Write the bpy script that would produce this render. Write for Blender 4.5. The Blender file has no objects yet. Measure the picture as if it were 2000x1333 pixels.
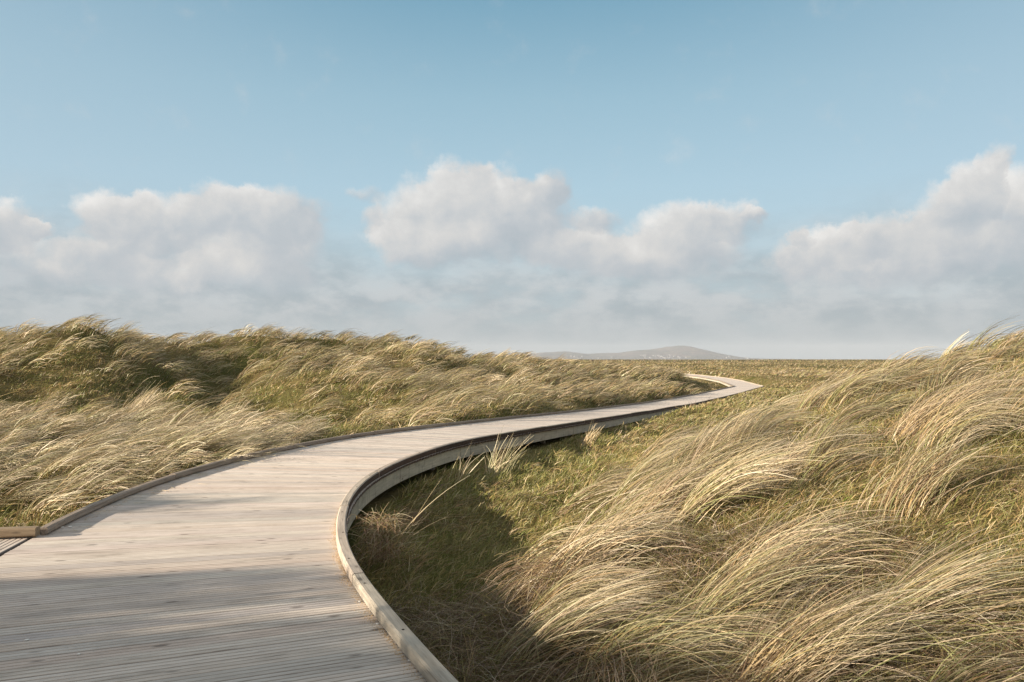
import bpy, math
import numpy as np
from mathutils import Vector

scene = bpy.context.scene
COL = scene.collection
R = math.radians

# ------------------------------------------------------------------ camera, light, exposure
F = 1555.0                      # focal length in photo pixels (photo 2000 x 1333), horizon at row 702
CAM_H = 1.6
cam_d = bpy.data.cameras.new('camera'); cam = bpy.data.objects.new('camera', cam_d); COL.objects.link(cam)
cam.location = (0, 0, CAM_H); cam.rotation_euler = (R(90), 0, 0)
cam_d.sensor_width = 36.0; cam_d.lens = F / 2000 * 36.0; cam_d.shift_y = 35.5 / 2000
cam_d.clip_start = 0.05; cam_d.clip_end = 30000
scene.camera = cam

SUN_EL, SUN_BACK = 15.0, 20.0   # degrees above the horizon / behind the left-hand side
to_sun = Vector((-math.cos(R(SUN_BACK)) * math.cos(R(SUN_EL)), -math.sin(R(SUN_BACK)) * math.cos(R(SUN_EL)), math.sin(R(SUN_EL))))
sun_d = bpy.data.lights.new('sun', 'SUN'); sun = bpy.data.objects.new('sun', sun_d); COL.objects.link(sun)
sun_d.energy = 5.0; sun_d.angle = R(0.55); sun_d.color = (1.0, 0.86, 0.68)
sun.rotation_euler = to_sun.to_track_quat('Z', 'Y').to_euler()

EXPO = 1.15
scene.view_settings.view_transform = 'Standard'; scene.view_settings.look = 'None'
scene.view_settings.exposure = EXPO; scene.view_settings.gamma = 1.0
scene.view_settings.use_curve_mapping = False
scene.cycles.max_bounces = 6; scene.cycles.diffuse_bounces = 3; scene.cycles.transmission_bounces = 4
scene.cycles.volume_bounces = 0
scene.cycles.use_denoising = True; scene.cycles.denoiser = 'OPENIMAGEDENOISE'
scene.cycles.denoising_input_passes = 'RGB_ALBEDO_NORMAL'; scene.cycles.denoising_prefilter = 'NONE'
scene.cycles.use_adaptive_sampling = False
scene.render.film_transparent = False

def lin(r, g, b):
    f = lambda c: c / 12.92 if c <= 0.04045 else ((c + 0.055) / 1.055) ** 2.4
    return (f(r / 255), f(g / 255), f(b / 255))

# ------------------------------------------------------------------ node helpers
class NT:
    def __init__(s, tree): s.t = tree; s.n = tree.nodes; s.l = tree.links
    def new(s, typ, **kw):
        n = s.n.new(typ)
        for k, v in kw.items(): setattr(n, k, v)
        return n
    def put(s, sock, v):
        if v is None: return
        if hasattr(v, 'is_output'): s.l.new(v, sock)
        else:
            if hasattr(sock.default_value, '__len__') and not hasattr(v, '__len__'): v = (v,) * len(sock.default_value)
            if hasattr(sock.default_value, '__len__') and len(sock.default_value) == 4 and len(v) == 3: v = (*v, 1.0)
            sock.default_value = v
    def math(s, op, a, b=None, c=None, clamp=False):
        n = s.new('ShaderNodeMath', operation=op); n.use_clamp = clamp
        s.put(n.inputs[0], a); s.put(n.inputs[1], b); s.put(n.inputs[2], c)
        return n.outputs[0]
    def vmath(s, op, a, b=None, c=None, out=0):
        n = s.new('ShaderNodeVectorMath', operation=op)
        s.put(n.inputs[0], a); s.put(n.inputs[1], b)
        if c is not None: s.put(n.inputs[2], c)
        return n.outputs[out]
    def mix(s, f, a, b, blend='MIX'):
        n = s.new('ShaderNodeMix', data_type='RGBA', blend_type=blend)
        s.put(n.inputs[0], f); s.put(n.inputs[6], a); s.put(n.inputs[7], b)
        return n.outputs[2]
    def noise(s, vec, scale, detail=4, rough=0.55, dist=0.0, lac=2.0):
        n = s.new('ShaderNodeTexNoise'); n.inputs['Scale'].default_value = scale
        n.inputs['Detail'].default_value = detail; n.inputs['Roughness'].default_value = rough
        n.inputs['Distortion'].default_value = dist; n.inputs['Lacunarity'].default_value = lac
        if vec is not None: s.l.new(vec, n.inputs['Vector'])
        return n
    def ramp(s, f, stops, interp='LINEAR'):
        n = s.new('ShaderNodeValToRGB'); n.color_ramp.interpolation = interp
        e = n.color_ramp.elements
        while len(e) < len(stops): e.new(0.5)
        for el, (p, c) in zip(e, stops):
            el.position = p; el.color = (*c, 1.0) if len(c) == 3 else c
        s.put(n.inputs[0], f)
        return n.outputs[0]
    def sstep(s, x, a, b, lo=0.0, hi=1.0):
        n = s.new('ShaderNodeMapRange', interpolation_type='SMOOTHSTEP')
        s.put(n.inputs[0], x); n.inputs[1].default_value = a; n.inputs[2].default_value = b
        n.inputs[3].default_value = lo; n.inputs[4].default_value = hi
        return n.outputs[0]

# ------------------------------------------------------------------ world: blue winter sky with cumulus over a grey bank
world = bpy.data.worlds.new('World'); scene.world = world; world.use_nodes = True
W = NT(world.node_tree); W.n.clear()
bg = W.new('ShaderNodeBackground'); wout = W.new('ShaderNodeOutputWorld'); W.l.new(bg.outputs[0], wout.inputs[0])
BG = 0.1
bg.inputs['Strength'].default_value = BG
KS = 1.0 / (BG * 2 ** EXPO)     # display-linear -> background colour
def sk(r, g, b, m=1.0): return tuple(c * KS * m for c in lin(r, g, b))
tc = W.new('ShaderNodeTexCoord'); D = W.vmath('NORMALIZE', tc.outputs['Generated'])
sep = W.new('ShaderNodeSeparateXYZ'); W.l.new(D, sep.inputs[0])
az = W.math('ARCTAN2', sep.outputs[0], sep.outputs[1])
el = W.math('ARCSINE', sep.outputs[2])
nish = W.new('ShaderNodeTexSky', sky_type='NISHITA'); nish.sun_disc = False
nish.sun_elevation = R(SUN_EL); nish.sun_rotation = math.atan2(to_sun.x, to_sun.y)
nish.air_density = 1.0; nish.dust_density = 0.8; nish.ozone_density = 1.6
elr = W.math('DIVIDE', el, R(40.0), clamp=True)
grad = W.ramp(elr, [(0.0, sk(188, 200, 206)), (0.13, sk(184, 206, 216)), (0.30, sk(172, 203, 219)), (0.45, sk(153, 190, 208)),
                    (0.62, sk(117, 165, 189)), (0.72, sk(110, 152, 174)), (1.0, sk(132, 148, 158))])  # topmost stops lie out of view, greyed to neutralise the fill
# paler toward the sun's side and toward the far right, deeper blue in between
side = W.math('ABSOLUTE', W.math('SUBTRACT', az, R(2.0)))
pale = W.math('MULTIPLY', W.sstep(side, R(4), R(42)), 0.40)
grad = W.mix(pale, grad, sk(176, 198, 212))
behind = W.sstep(W.math('ABSOLUTE', az), R(50), R(95))
bn = W.noise(D, 3.0, 5, .6)
grad = W.mix(W.math('MULTIPLY', behind, W.sstep(bn.outputs[0], .36, .56)), grad, sk(222, 214, 204))   # unseen warm broken cloud added beside and behind the camera as neutral fill
sky = W.mix(0.08, grad, nish.outputs[0])

# clouds: (px, py, rx, ry) in photo pixels turned into azimuth/elevation on the sky
def azel(px, py):
    a = math.atan((px - 1000) / F); return a, math.atan((702 - py) / F * math.cos(a))
BLOBS = [(10, 440, 75, 48, 1), (75, 445, 30, 20, 1), (-120, 450, 120, 80, 1), (225, 410, 80, 45, 1), (310, 430, 110, 52, 1), (440, 415, 90, 45, 1), (520, 425, 105, 50, 1),
         (500, 490, 135, 75, .9), (420, 545, 200, 42, .7), (250, 480, 130, 40, .6), (60, 520, 240, 60, .7),
         (712, 383, 42, 20, .55), (740, 430, 22, 30, .4),
         (840, 440, 95, 78, 1), (905, 372, 62, 52, 1), (960, 420, 100, 80, 1), (1085, 362, 46, 38, .9), (1055, 410, 78, 60, .9), (900, 480, 150, 40, .9), (1100, 480, 130, 50, .7),
         (1178, 425, 42, 22, .75), (1210, 500, 160, 48, .75), (1330, 440, 90, 42, .85), (1420, 430, 80, 38, .85), (1480, 415, 32, 14, .6), (1320, 500, 140, 48, .75),
         (1572, 462, 24, 22, .9), (1640, 485, 120, 38, 1), (1740, 465, 110, 48, 1), (1850, 420, 80, 62, 1), (1900, 370, 60, 60, 1), (1945, 320, 30, 46, .8),
         (2010, 410, 90, 90, 1), (1720, 525, 170, 40, .85), (1900, 490, 150, 55, .85), (2150, 400, 140, 110, 1), (1560, 515, 80, 30, .7)]
wn = W.noise(D, 9.0, 6, 0.62); wn2 = W.noise(D, 38.0, 7, 0.66)
off1 = W.vmath('SUBTRACT', wn.outputs['Color'], (0.5, 0.5, 0.5))
off2 = W.vmath('SUBTRACT', wn2.outputs['Color'], (0.5, 0.5, 0.5))
cmb = W.new('ShaderNodeCombineXYZ'); W.l.new(az, cmb.inputs[0]); W.l.new(el, cmb.inputs[1])
P = W.vmath('MULTIPLY_ADD', off1, (0.070, 0.050, 0.0), cmb.outputs[0])
P = W.vmath('MULTIPLY_ADD', off2, (0.036, 0.032, 0.0), P)
S = None; Hs = None
for (px, py, rx, ry, wgt) in BLOBS:
    a, e = azel(px, py); ca = math.cos(a)
    sx, sy = F / (rx * ca * ca), F / (ry * ca)
    q = W.vmath('MULTIPLY', W.vmath('SUBTRACT', P, (a, e, 0)), (sx, sy, 0))
    r2 = W.vmath('DOT_PRODUCT', q, q, out=1)
    f = W.math('MAXIMUM', W.math('MULTIPLY_ADD', r2, -wgt * 0.62, wgt), 0.0)
    hgt = W.vmath('DOT_PRODUCT', q, (-0.45, 0.9, 0), out=1)
    S = f if S is None else W.math('ADD', S, f)
    Hs = W.math('MULTIPLY', f, hgt) if Hs is None else W.math('MULTIPLY_ADD', f, hgt, Hs)
hn = W.math('DIVIDE', Hs, W.math('MAXIMUM', S, 0.02))
n3 = W.noise(D, 22.0, 6, 0.6, 0.2)
n3v = W.math('SUBTRACT', n3.outputs[0], 0.5)
dens = W.math('MULTIPLY_ADD', n3v, 1.1, S)
alpha = W.math('MULTIPLY', W.sstep(dens, 0.04, 0.85), W.sstep(hn, -1.15, -.25, .45, 1.0))
n4 = W.noise(D, 11.0, 4, .55)
lit = W.math('ADD', W.math('MULTIPLY_ADD', hn, 0.46, 0.44), W.math('ADD', W.math('MULTIPLY', n3v, .75), W.math('MULTIPLY', W.math('SUBTRACT', n4.outputs[0], .5), .75)), clamp=True)
ccol = W.ramp(lit, [(0.0, sk(172, 182, 190)), (0.32, sk(190, 195, 200)), (0.65, sk(216, 214, 212)), (1.0, sk(242, 238, 234))])
# low grey bank below the cumulus
low_n = W.noise(W.vmath('MULTIPLY', D, (1, 1, 3.2)), 5.5, 6, 0.6)
low_n2 = W.noise(W.vmath('MULTIPLY', D, (1, 1, 2.0)), 16.0, 5, 0.6)
lowv = W.math('ADD', W.math('MULTIPLY', low_n.outputs[0], 0.7), W.math('MULTIPLY', low_n2.outputs[0], 0.3))
eb = W.math('MULTIPLY_ADD', W.math('SUBTRACT', lowv, 0.5), 0.22, el)
bank = W.math('SUBTRACT', 1.0, W.sstep(eb, 0.06, 0.20))
bankc = W.mix(W.sstep(low_n2.outputs[0], 0.36, 0.64), sk(160, 172, 179), sk(194, 198, 201))
bank = W.math('MULTIPLY', bank, W.sstep(lowv, .30, .50, .45, .92))
sky = W.mix(bank, sky, bankc)
sky = W.mix(W.math('MULTIPLY', alpha, 0.90), sky, ccol)
veil = W.math('SUBTRACT', 1.0, W.sstep(el, 0.0, 0.085))
sky = W.mix(W.math('MULTIPLY', veil, 0.85), sky, sk(156, 167, 173))
sky = W.mix(W.sstep(el, 0.0, -0.03), sky, sk(120, 110, 90))
W.l.new(sky, bg.inputs['Color'])

# ------------------------------------------------------------------ numpy noise
def _hash(ix, iy, seed):
    h = (ix.astype(np.int64) * 374761393 + iy.astype(np.int64) * 668265263 + seed * 974634777) & 0xFFFFFFFF
    h = ((h ^ (h >> 13)) * 1274126177) & 0xFFFFFFFF
    return (((h ^ (h >> 16)) & 0xFFFF) / 65535.0) * 2 - 1
def vnoise(x, y, seed=0):
    x0 = np.floor(x); y0 = np.floor(y); fx = x - x0; fy = y - y0
    fx = fx * fx * fx * (fx * (fx * 6 - 15) + 10); fy = fy * fy * fy * (fy * (fy * 6 - 15) + 10)
    a = _hash(x0, y0, seed); b = _hash(x0 + 1, y0, seed); c = _hash(x0, y0 + 1, seed); d = _hash(x0 + 1, y0 + 1, seed)
    return (a + (b - a) * fx) * (1 - fy) + (c + (d - c) * fx) * fy
def fbm(x, y, seed=0, octv=3):
    s = 0; amp = 1; tot = 0
    for i in range(octv):
        s = s + amp * vnoise(x * 2 ** i + 17.3 * i, y * 2 ** i - 9.1 * i, seed + i); tot += amp; amp *= 0.5
    return s / tot
def sst(x, a, b):
    t = np.clip((x - a) / (b - a), 0, 1); return t * t * (3 - 2 * t)

# ------------------------------------------------------------------ boardwalk course
WID = 2.75
KH = 0.088                                        # top of the kerb above the boards
def fall(y): return np.interp(y, [17, 24, 32, 42, 55, 75, 130], [0, -.2, -.5, -.75, -.9, -1.0, -1.1])   # the boardwalk dips gently beyond the bend
def from_px(px, py, z):                           # a photo pixel at a known height -> ground plan
    Y = 10.0
    for _ in range(60): Y = .5 * Y + .5 * (CAM_H - z - float(fall(Y))) * F / (py - 702)
    return ((px - 1000) / F * Y, Y)
rp = [(6.0, -8.0), (3.6, -4.0), (1.75, -0.3), (0.95, 1.3)]
rp += [from_px(a, b, KH) for a, b in [(895, 1330), (840, 1267), (785, 1207), (720, 1133), (690, 1090), (675, 1048), (672, 1027), (675, 1003), (688, 966),
                                      (713, 939), (735, 923), (790, 896), (860, 872), (920, 857), (1000, 842.5), (1150, 819), (1200, 811.5), (1250, 803.8), (1300, 796), (1350, 788), (1400, 778), (1450, 766), (1493, 754.2),
      (1450, 743), (1420, 738.2), (1400, 735.6), (1360, 731.6)]]
rp += [(31.6, 150), (30.5, 175), (27, 200)]
rp = np.array(rp)
def resample(p, step):
    d = np.r_[0, np.cumsum(np.linalg.norm(np.diff(p, axis=0), axis=1))]
    n = int(d[-1] / step) + 1; s = np.linspace(0, d[-1], n)
    return np.c_[np.interp(s, d, p[:, 0]), np.interp(s, d, p[:, 1])]
def smooth(p, sig):
    k = np.arange(-int(3 * sig), int(3 * sig) + 1); w = np.exp(-k ** 2 / (2 * sig ** 2)); w /= w.sum(); m = len(k) // 2
    e0 = p[0] + (p[0] - p[1]) * np.arange(m, 0, -1)[:, None]; e1 = p[-1] + (p[-1] - p[-2]) * np.arange(1, m + 1)[:, None]
    q = np.r_[e0, p, e1]
    return np.c_[np.convolve(q[:, 0], w, 'valid'), np.convolve(q[:, 1], w, 'valid')]
re_ = resample(smooth(resample(rp, 0.1), 5.5), 0.05)
def normals(p):
    t = np.gradient(p, axis=0); t /= np.linalg.norm(t, axis=1)[:, None]
    return t, np.c_[-t[:, 1], t[:, 0]]            # tangent, left normal
_t, _n = normals(re_)
cl = resample(smooth(re_ + _n * WID / 2, 6), 0.05)  # centre line, one point each 5 cm
ct, cn = normals(cl)
cs = np.arange(len(cl)) * 0.05
def at_s(s, off=0.0):
    s = np.asarray(s, float)
    x = np.interp(s, cs, cl[:, 0]); y = np.interp(s, cs, cl[:, 1])
    nx = np.interp(s, cs, cn[:, 0]); ny = np.interp(s, cs, cn[:, 1])
    l = np.hypot(nx, ny)
    return np.stack([x + nx / l * off, y + ny / l * off], -1)
cz = np.convolve(np.pad(fall(cl[:, 1]), 40, 'edge'), np.ones(81) / 81, 'valid')
def zs(s): return np.interp(s, cs, cz)
CL_SUB = cl[::5]; CN_SUB = cn[::5]
def path_offset(x, y):                            # signed distance to the centre line, left positive
    out = np.full(x.shape, 99.0); near = (np.abs(y) < 205) & (np.abs(x) < 60)
    xi = x[near]; yi = y[near]; res = np.empty(len(xi))
    for i in range(0, len(xi), 20000):
        dx = xi[i:i + 20000, None] - CL_SUB[None, :, 0]; dy = yi[i:i + 20000, None] - CL_SUB[None, :, 1]
        d2 = dx * dx + dy * dy; j = d2.argmin(1); k = np.arange(len(j))
        sg = dx[k, j] * CN_SUB[j, 0] + dy[k, j] * CN_SUB[j, 1]
        res[i:i + 20000] = np.sign(sg) * np.sqrt(d2[k, j])
    out[near] = res
    return out
# where the side boardwalk leaves on the left
left_edge = at_s(cs, WID / 2)
jc = int(np.argmin(np.abs(left_edge[:, 1] - 7.2) + 100 * (cl[:, 1] < 3)))
s_c = cs[jc]; corner = left_edge[jc]; c_t = ct[jc]; c_n = cn[jc]

# ------------------------------------------------------------------ the land
CP = []                                           # control points x, y, z of the sand under the grass
REL = []                                          # the same, given relative to the boardwalk's level
def c_px(px, py, Y, g): CP.append(((px - 1000) / F * Y, Y, CAM_H - (py - 702) / F * Y - g))
for px, py, Y in [(-500, 640, 27), (-250, 648, 30), (0, 641, 32), (70, 637, 33), (115, 618, 34), (155, 607, 34), (230, 642, 36), (300, 666, 38), (350, 664, 40), (430, 652, 42), (500, 650, 43), (545, 660, 44),
                  (620, 645, 45), (700, 663, 47), (800, 668, 50), (870, 676, 52), (915, 689, 55), (970, 682, 58), (1040, 694, 62), (1100, 700, 66), (1200, 706, 75), (1290, 708, 85)]:
    c_px(px, py, Y, 0.45 + .3 * (px > 850))
    u = (px - 1000) / F
    zc = CP[-1][2]
    CP.append((u * (Y + 9), Y + 9, zc - 0.9)); CP.append((u * (Y + 22), Y + 22, zc * 0.3 - 0.2))
for px, Y, z in [(-300, 19, .1), (0, 21, .0), (150, 23, .0), (300, 24, -.05), (430, 24, -.05), (560, 20, -.05), (660, 19.5, 0.0), (760, 21, .0), (860, 22.5, .05), (960, 25, 0.1), (1060, 28, .1), (1160, 33, .1), (1260, 42, .15), (1340, 52, .1),
                 # gully and spur on the dune's face
                 (330, 31, 1.05), (400, 34, 1.0), (430, 30, .4), (250, 30, 1.9), (60, 29, 1.8), (150, 30, 2.35), (200, 31, 2.5), (530, 33, 1.85), (590, 30, 1.55), (640, 36, 2.0), (700, 32, 1.25), (800, 33, 1.15), (850, 38, 1.5), (950, 42, 1.35), (1050, 46, 1.05),
                 (1160, 52, .75), (1250, 58, .45), (1330, 60, .35)]:
    REL.append(((px - 1000) / F * Y, Y, z))
for px, Y, z in [(1335, 85, -.7), (1370, 85, -1.0), (1420, 85, -1.05), (1360, 105, -1.1), (1300, 100, -.3), (1385, 70, -.85), (1430, 66, -.9), (1345, 122, -1.1)]: CP.append(((px - 1000) / F * Y, Y, z))   # low ground left of the far reach
REL += [(-4.9, 7.6, -.40), (-5.5, 8.6, -.52), (-8, 9, -.55), (-5.2, 10, -.45), (-7, 10.6, -.45), (-11, 12, -.3), (-6, 13, -.1), (-10, 15, -.05), (-16, 14, .0), (-6.5, 17, -.1), (-12, 19, .1), (-22, 17, .3)]
# right-hand side: low turf by the boardwalk, then a dune that climbs to the right
REL += [(0.3, 2, -.55), (1.2, 2, -.55), (2.5, 2, -.4), (4, 2, -.1), (1.0, 3, -.5), (2, 3, -.4), (3, 3, -.15), (5, 3, .25), (0.3, 4, -.55), (1.2, 4, -.4), (2, 4, -.25), (3, 4, .0), (5, 4, .5), (-.6, 5, -.48),
       (.3, 5, -.42), (1.2, 5, -.3), (2.2, 5, .0), (3.5, 5, .3), (-1, 6.5, -.46), (0, 6.5, -.42), (.6, 6.5, -.3), (1.5, 6.5, .12), (3, 6.5, .45), (4.5, 6.5, .7), (7, 6.5, 1.2), (-1, 8.5, -.44), (.3, 8.5, -.45), (1.2, 8.5, -.05),
       (2.5, 8.5, .42), (4, 8.5, .78), (6, 8.5, 1.1), (9, 8.5, 1.6), (-1.2, 11, -.42), (0, 11, -.38), (1, 11, -.36), (2.2, 11, .05), (4, 11, .72), (6, 11, 1.22), (8.5, 11, 1.72), (-.5, 14, -.45), (1, 14, -.40), (3, 15, -.22), (4.5, 15, .22), (6, 15, .85),
       (8, 15, 1.55), (10, 14, 1.85), (14, 14, 2.3), (1.5, 18, -.42), (4, 20, -.36), (7, 20, -.15), (8.5, 20, .25), (10, 20, .7), (12, 20, 1.35), (16, 20, 1.6), (5, 25, -.36), (8, 26, -.3), (11, 26, -.15), (14, 26, .25), (18, 27, .6),
       (8, 30, -.36), (14, 35, -.25), (20, 35, .1), (26, 32, .6), (14, 42, -.3), (20, 47, -.2), (30, 50, .1), (22, 60, -.1), (24, 80, 0), (32, 95, .1), (45, 70, .2), (18, 95, .0), (10, 100, .1), (0, 110, .3), (-30, 110, .9), (-60, 90, 1.0), (40, 120, .0), (28, 120, -.3), (20, 70, -.15), (24, 90, -.2), (15, 60, -.05)]
# behind and beside the camera, with the dune on the left whose shadow crosses the foreground
REL += [(-3.2, -2, -.4), (-6, 2, -.4), (-7, 6, -.45), (-9.5, 4.5, -.3), (-11, 7, -.2), (-15, 8.5, .1), (-17, -1, 1.6), (-20, 3.5, 1.2), (-14, -7, 1.2), (-10, -4, .2), (-19, -7, 2), (-25, 8, .8), (-30, -5, 2), (3, -4, -.4), (8, -3, .6), (8, 2, 1.0), (12, 5, 1.8), (0, -12, -.2), (-10, -15, .6), (12, -12, .8)]
CP = np.array(CP + [(x, y, z + float(fall(y))) for x, y, z in REL])
def tps_fit(c, lam=0.12):
    n = len(c); d = np.linalg.norm(c[:, None, :2] - c[None, :, :2], axis=2)
    K = np.where(d > 0, d * d * np.log(np.maximum(d, 1e-9)), 0) + np.eye(n) * lam
    P_ = np.c_[np.ones(n), c[:, :2]]
    A = np.block([[K, P_], [P_.T, np.zeros((3, 3))]])
    return np.linalg.solve(A, np.r_[c[:, 2], 0, 0, 0])
TW = tps_fit(CP)
def tps(x, y):
    out = np.empty(x.shape); n = len(CP)
    for i in range(0, len(x), 20000):
        xi = x[i:i + 20000]; yi = y[i:i + 20000]
        d2 = (xi[:, None] - CP[None, :, 0]) ** 2 + (yi[:, None] - CP[None, :, 1]) ** 2
        out[i:i + 20000] = (0.5 * d2 * np.log(np.maximum(d2, 1e-12))) @ TW[:n] + TW[n] + TW[n + 1] * xi + TW[n + 2] * yi
    return out
def side_deck_coords(x, y):
    dx = x - corner[0]; dy = y - corner[1]
    return dx * c_n[0] + dy * c_n[1], -(dx * c_t[0] + dy * c_t[1])   # outward (left), back toward the camera
def land(x, y):
    x = np.asarray(x, float).ravel(); y = np.asarray(y, float).ravel()
    r = np.hypot(x, y)
    far = sst(r, 95, 170)
    z = np.zeros_like(x); m = r < 172
    z[m] = tps(x[m], y[m])
    nearamp = sst(r, 3, 14)
    bump = 0.05 * fbm(x / 0.9, y / 0.9, 3, 2) * (r < 40) + 0.10 * fbm(x / 2.6, y / 2.6, 5, 2) * (0.5 + 0.5 * nearamp)
    lee = sst(-x / np.maximum(y, 1), -0.25, 0.0) * sst(r, 16, 30)
    bump = bump + lee * (0.46 * fbm(x / 4.6 + 3, y / 7.0, 9, 3) + 0.42 * fbm(x / 2.0, y / 2.3, 14, 2))
    slack = ((x < 0) * sst(r, 11, 15) + (x > -2) * sst(r, 3, 6) * .7) * (1 - sst(r, 30, 36)); bump = bump + np.minimum(slack, 1) * (.10 * fbm(x / .75, y / .75, 16, 2))
    plain = -1.05 + sst(r, 150, 520) * (1.25 + .8 * fbm(x / 30, y / 90, 27, 2)) + .22 * fbm(x / 7, y / 10, 23, 2) * (1 - sst(r, 250, 400)) + 0.45 * fbm(x / 26, y / 40, 21, 3) + 0.35 * fbm(x / 120, y / 160, 25, 2) * sst(r, 120, 400)
    z = np.clip(z, -1.4, 4.2)
    # crest of the dune left of the camera: its shadow falls over the foreground
    for (ax, ay, ah), (bx, by, bh), wv in (((-15.8, -9, 5.8), (-14.0, -3, 4.6), 2.4), ((-14.0, -3, 4.6), (-13.5, -.3, 3.65), 2.0), ((-13.5, -.3, 3.65), (-13.3, .9, 2.82), 1.5), ((-13.3, .9, 2.82), (-12.0, 2.1, 2.72), 1.3), ((-18.5, 4.6, 2.9), (-13.7, 5.3, 2.75), 1.3)):
        ex, ey = bx - ax, by - ay; tt = np.clip(((x - ax) * ex + (y - ay) * ey) / (ex * ex + ey * ey), 0, 1)
        q = (x - ax - tt * ex) ** 2 + (y - ay - tt * ey) ** 2
        z = np.maximum(z, (ah + (bh - ah) * tt + .5) * np.exp(-q / (2 * wv * wv)) - .5)
    d = path_offset(x, y)
    flatz = (d > 0) & (d < 40) & (y > 50)          # open low ground along the far reach
    lowz = np.where(flatz, (1 - sst(d, 6, 11)) * sst(y, 55, 61), 0.0)
    z = z + bump * (1 - .8 * lowz)
    z = z * (1 - far) + plain * far
    # the land stays below the boards
    cap = np.where(d > 0, -0.30 + (0.75 - .72 * sst(y, 55, 61)) * np.maximum(d - 1.42, 0) + .45 * np.maximum(d - 4.5, 0), -0.36 + 0.55 * np.maximum(-d - 1.5, 0) ** 1.1) + fall(y)
    z = np.where((np.abs(d) < 4) | ((d > 0) & (d < 9) & (y > 58)), np.minimum(z, cap), z)
    a, b = side_deck_coords(x, y)
    sd = (a > -1) & (a < 9) & (b > -0.05) & (b < WID + 0.1)
    z = np.where(sd, np.minimum(z, -0.30), z)
    return z
def foot(y):                                      # where the right-hand dune's tall grass begins
    return np.interp(y, [0, 2, 3, 4, 5, 6.5, 8.5, 11, 15, 20, 26, 35, 60, 100], [1.6, 1.0, .55, .35, .15, .1, .35, 1.05, 2.8, 6.2, 10.8, 15.5, 30, 60])

# ------------------------------------------------------------------ object helpers
def tag(o, label=None, cat=None, group=None, kind=None):
    if label: o['label'] = label
    if cat: o['category'] = cat
    if group: o['group'] = group
    if kind: o['kind'] = kind
    return o
def empty(name, loc=(0, 0, 0)):
    o = bpy.data.objects.new(name, None); o.location = loc; o.empty_display_size = 0.2; COL.objects.link(o); return o
def mesh_obj(name, verts, faces, mats, parent=None, loc=None, smooth_=False, midx=None, attrs=None, uv=None):
    me = bpy.data.meshes.new(name)
    verts = np.asarray(verts, np.float32)
    if isinstance(faces, np.ndarray):
        nf, k = faces.shape
        me.vertices.add(len(verts)); me.vertices.foreach_set('co', verts.ravel())
        me.loops.add(nf * k); me.loops.foreach_set('vertex_index', faces.astype(np.int32).ravel())
        me.polygons.add(nf); me.polygons.foreach_set('loop_start', np.arange(0, nf * k, k, dtype=np.int32))
        me.polygons.foreach_set('loop_total', np.full(nf, k, np.int32))
        me.update(calc_edges=True)
    else:
        me.from_pydata([tuple(v) for v in verts.tolist()], [], faces)
        me.update()
    for m in (mats if isinstance(mats, (list, tuple)) else [mats]): me.materials.append(m)
    if midx is not None: me.polygons.foreach_set('material_index', np.asarray(midx, np.int32))
    me.polygons.foreach_set('use_smooth', np.full(len(me.polygons), bool(smooth_)))
    for nm, (typ, data) in (attrs or {}).items():
        a = me.attributes.new(nm, typ, 'POINT')
        a.data.foreach_set('color' if 'COLOR' in typ else ('vector' if typ == 'FLOAT_VECTOR' else 'value'), np.asarray(data, np.float32).ravel())
    if uv is not None:
        l = me.uv_layers.new(name='UVMap')
        vi = np.empty(len(me.loops), np.int32); me.loops.foreach_get('vertex_index', vi)
        l.data.foreach_set('uv', np.asarray(uv, np.float32)[vi].ravel())
    me.update()
    o = bpy.data.objects.new(name, me); COL.objects.link(o)
    if parent is not None: o.parent = parent
    if loc is not None: o.location = loc
    return o

# ------------------------------------------------------------------ materials
def mat(name):
    m = bpy.data.materials.new(name); m.use_nodes = True
    n = NT(m.node_tree); b = n.n['Principled BSDF']
    b.inputs['Specular IOR Level'].default_value = 0.25
    return m, n, b
def attr(n, name): a = n.new('ShaderNodeAttribute'); a.attribute_name = name; return a

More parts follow.
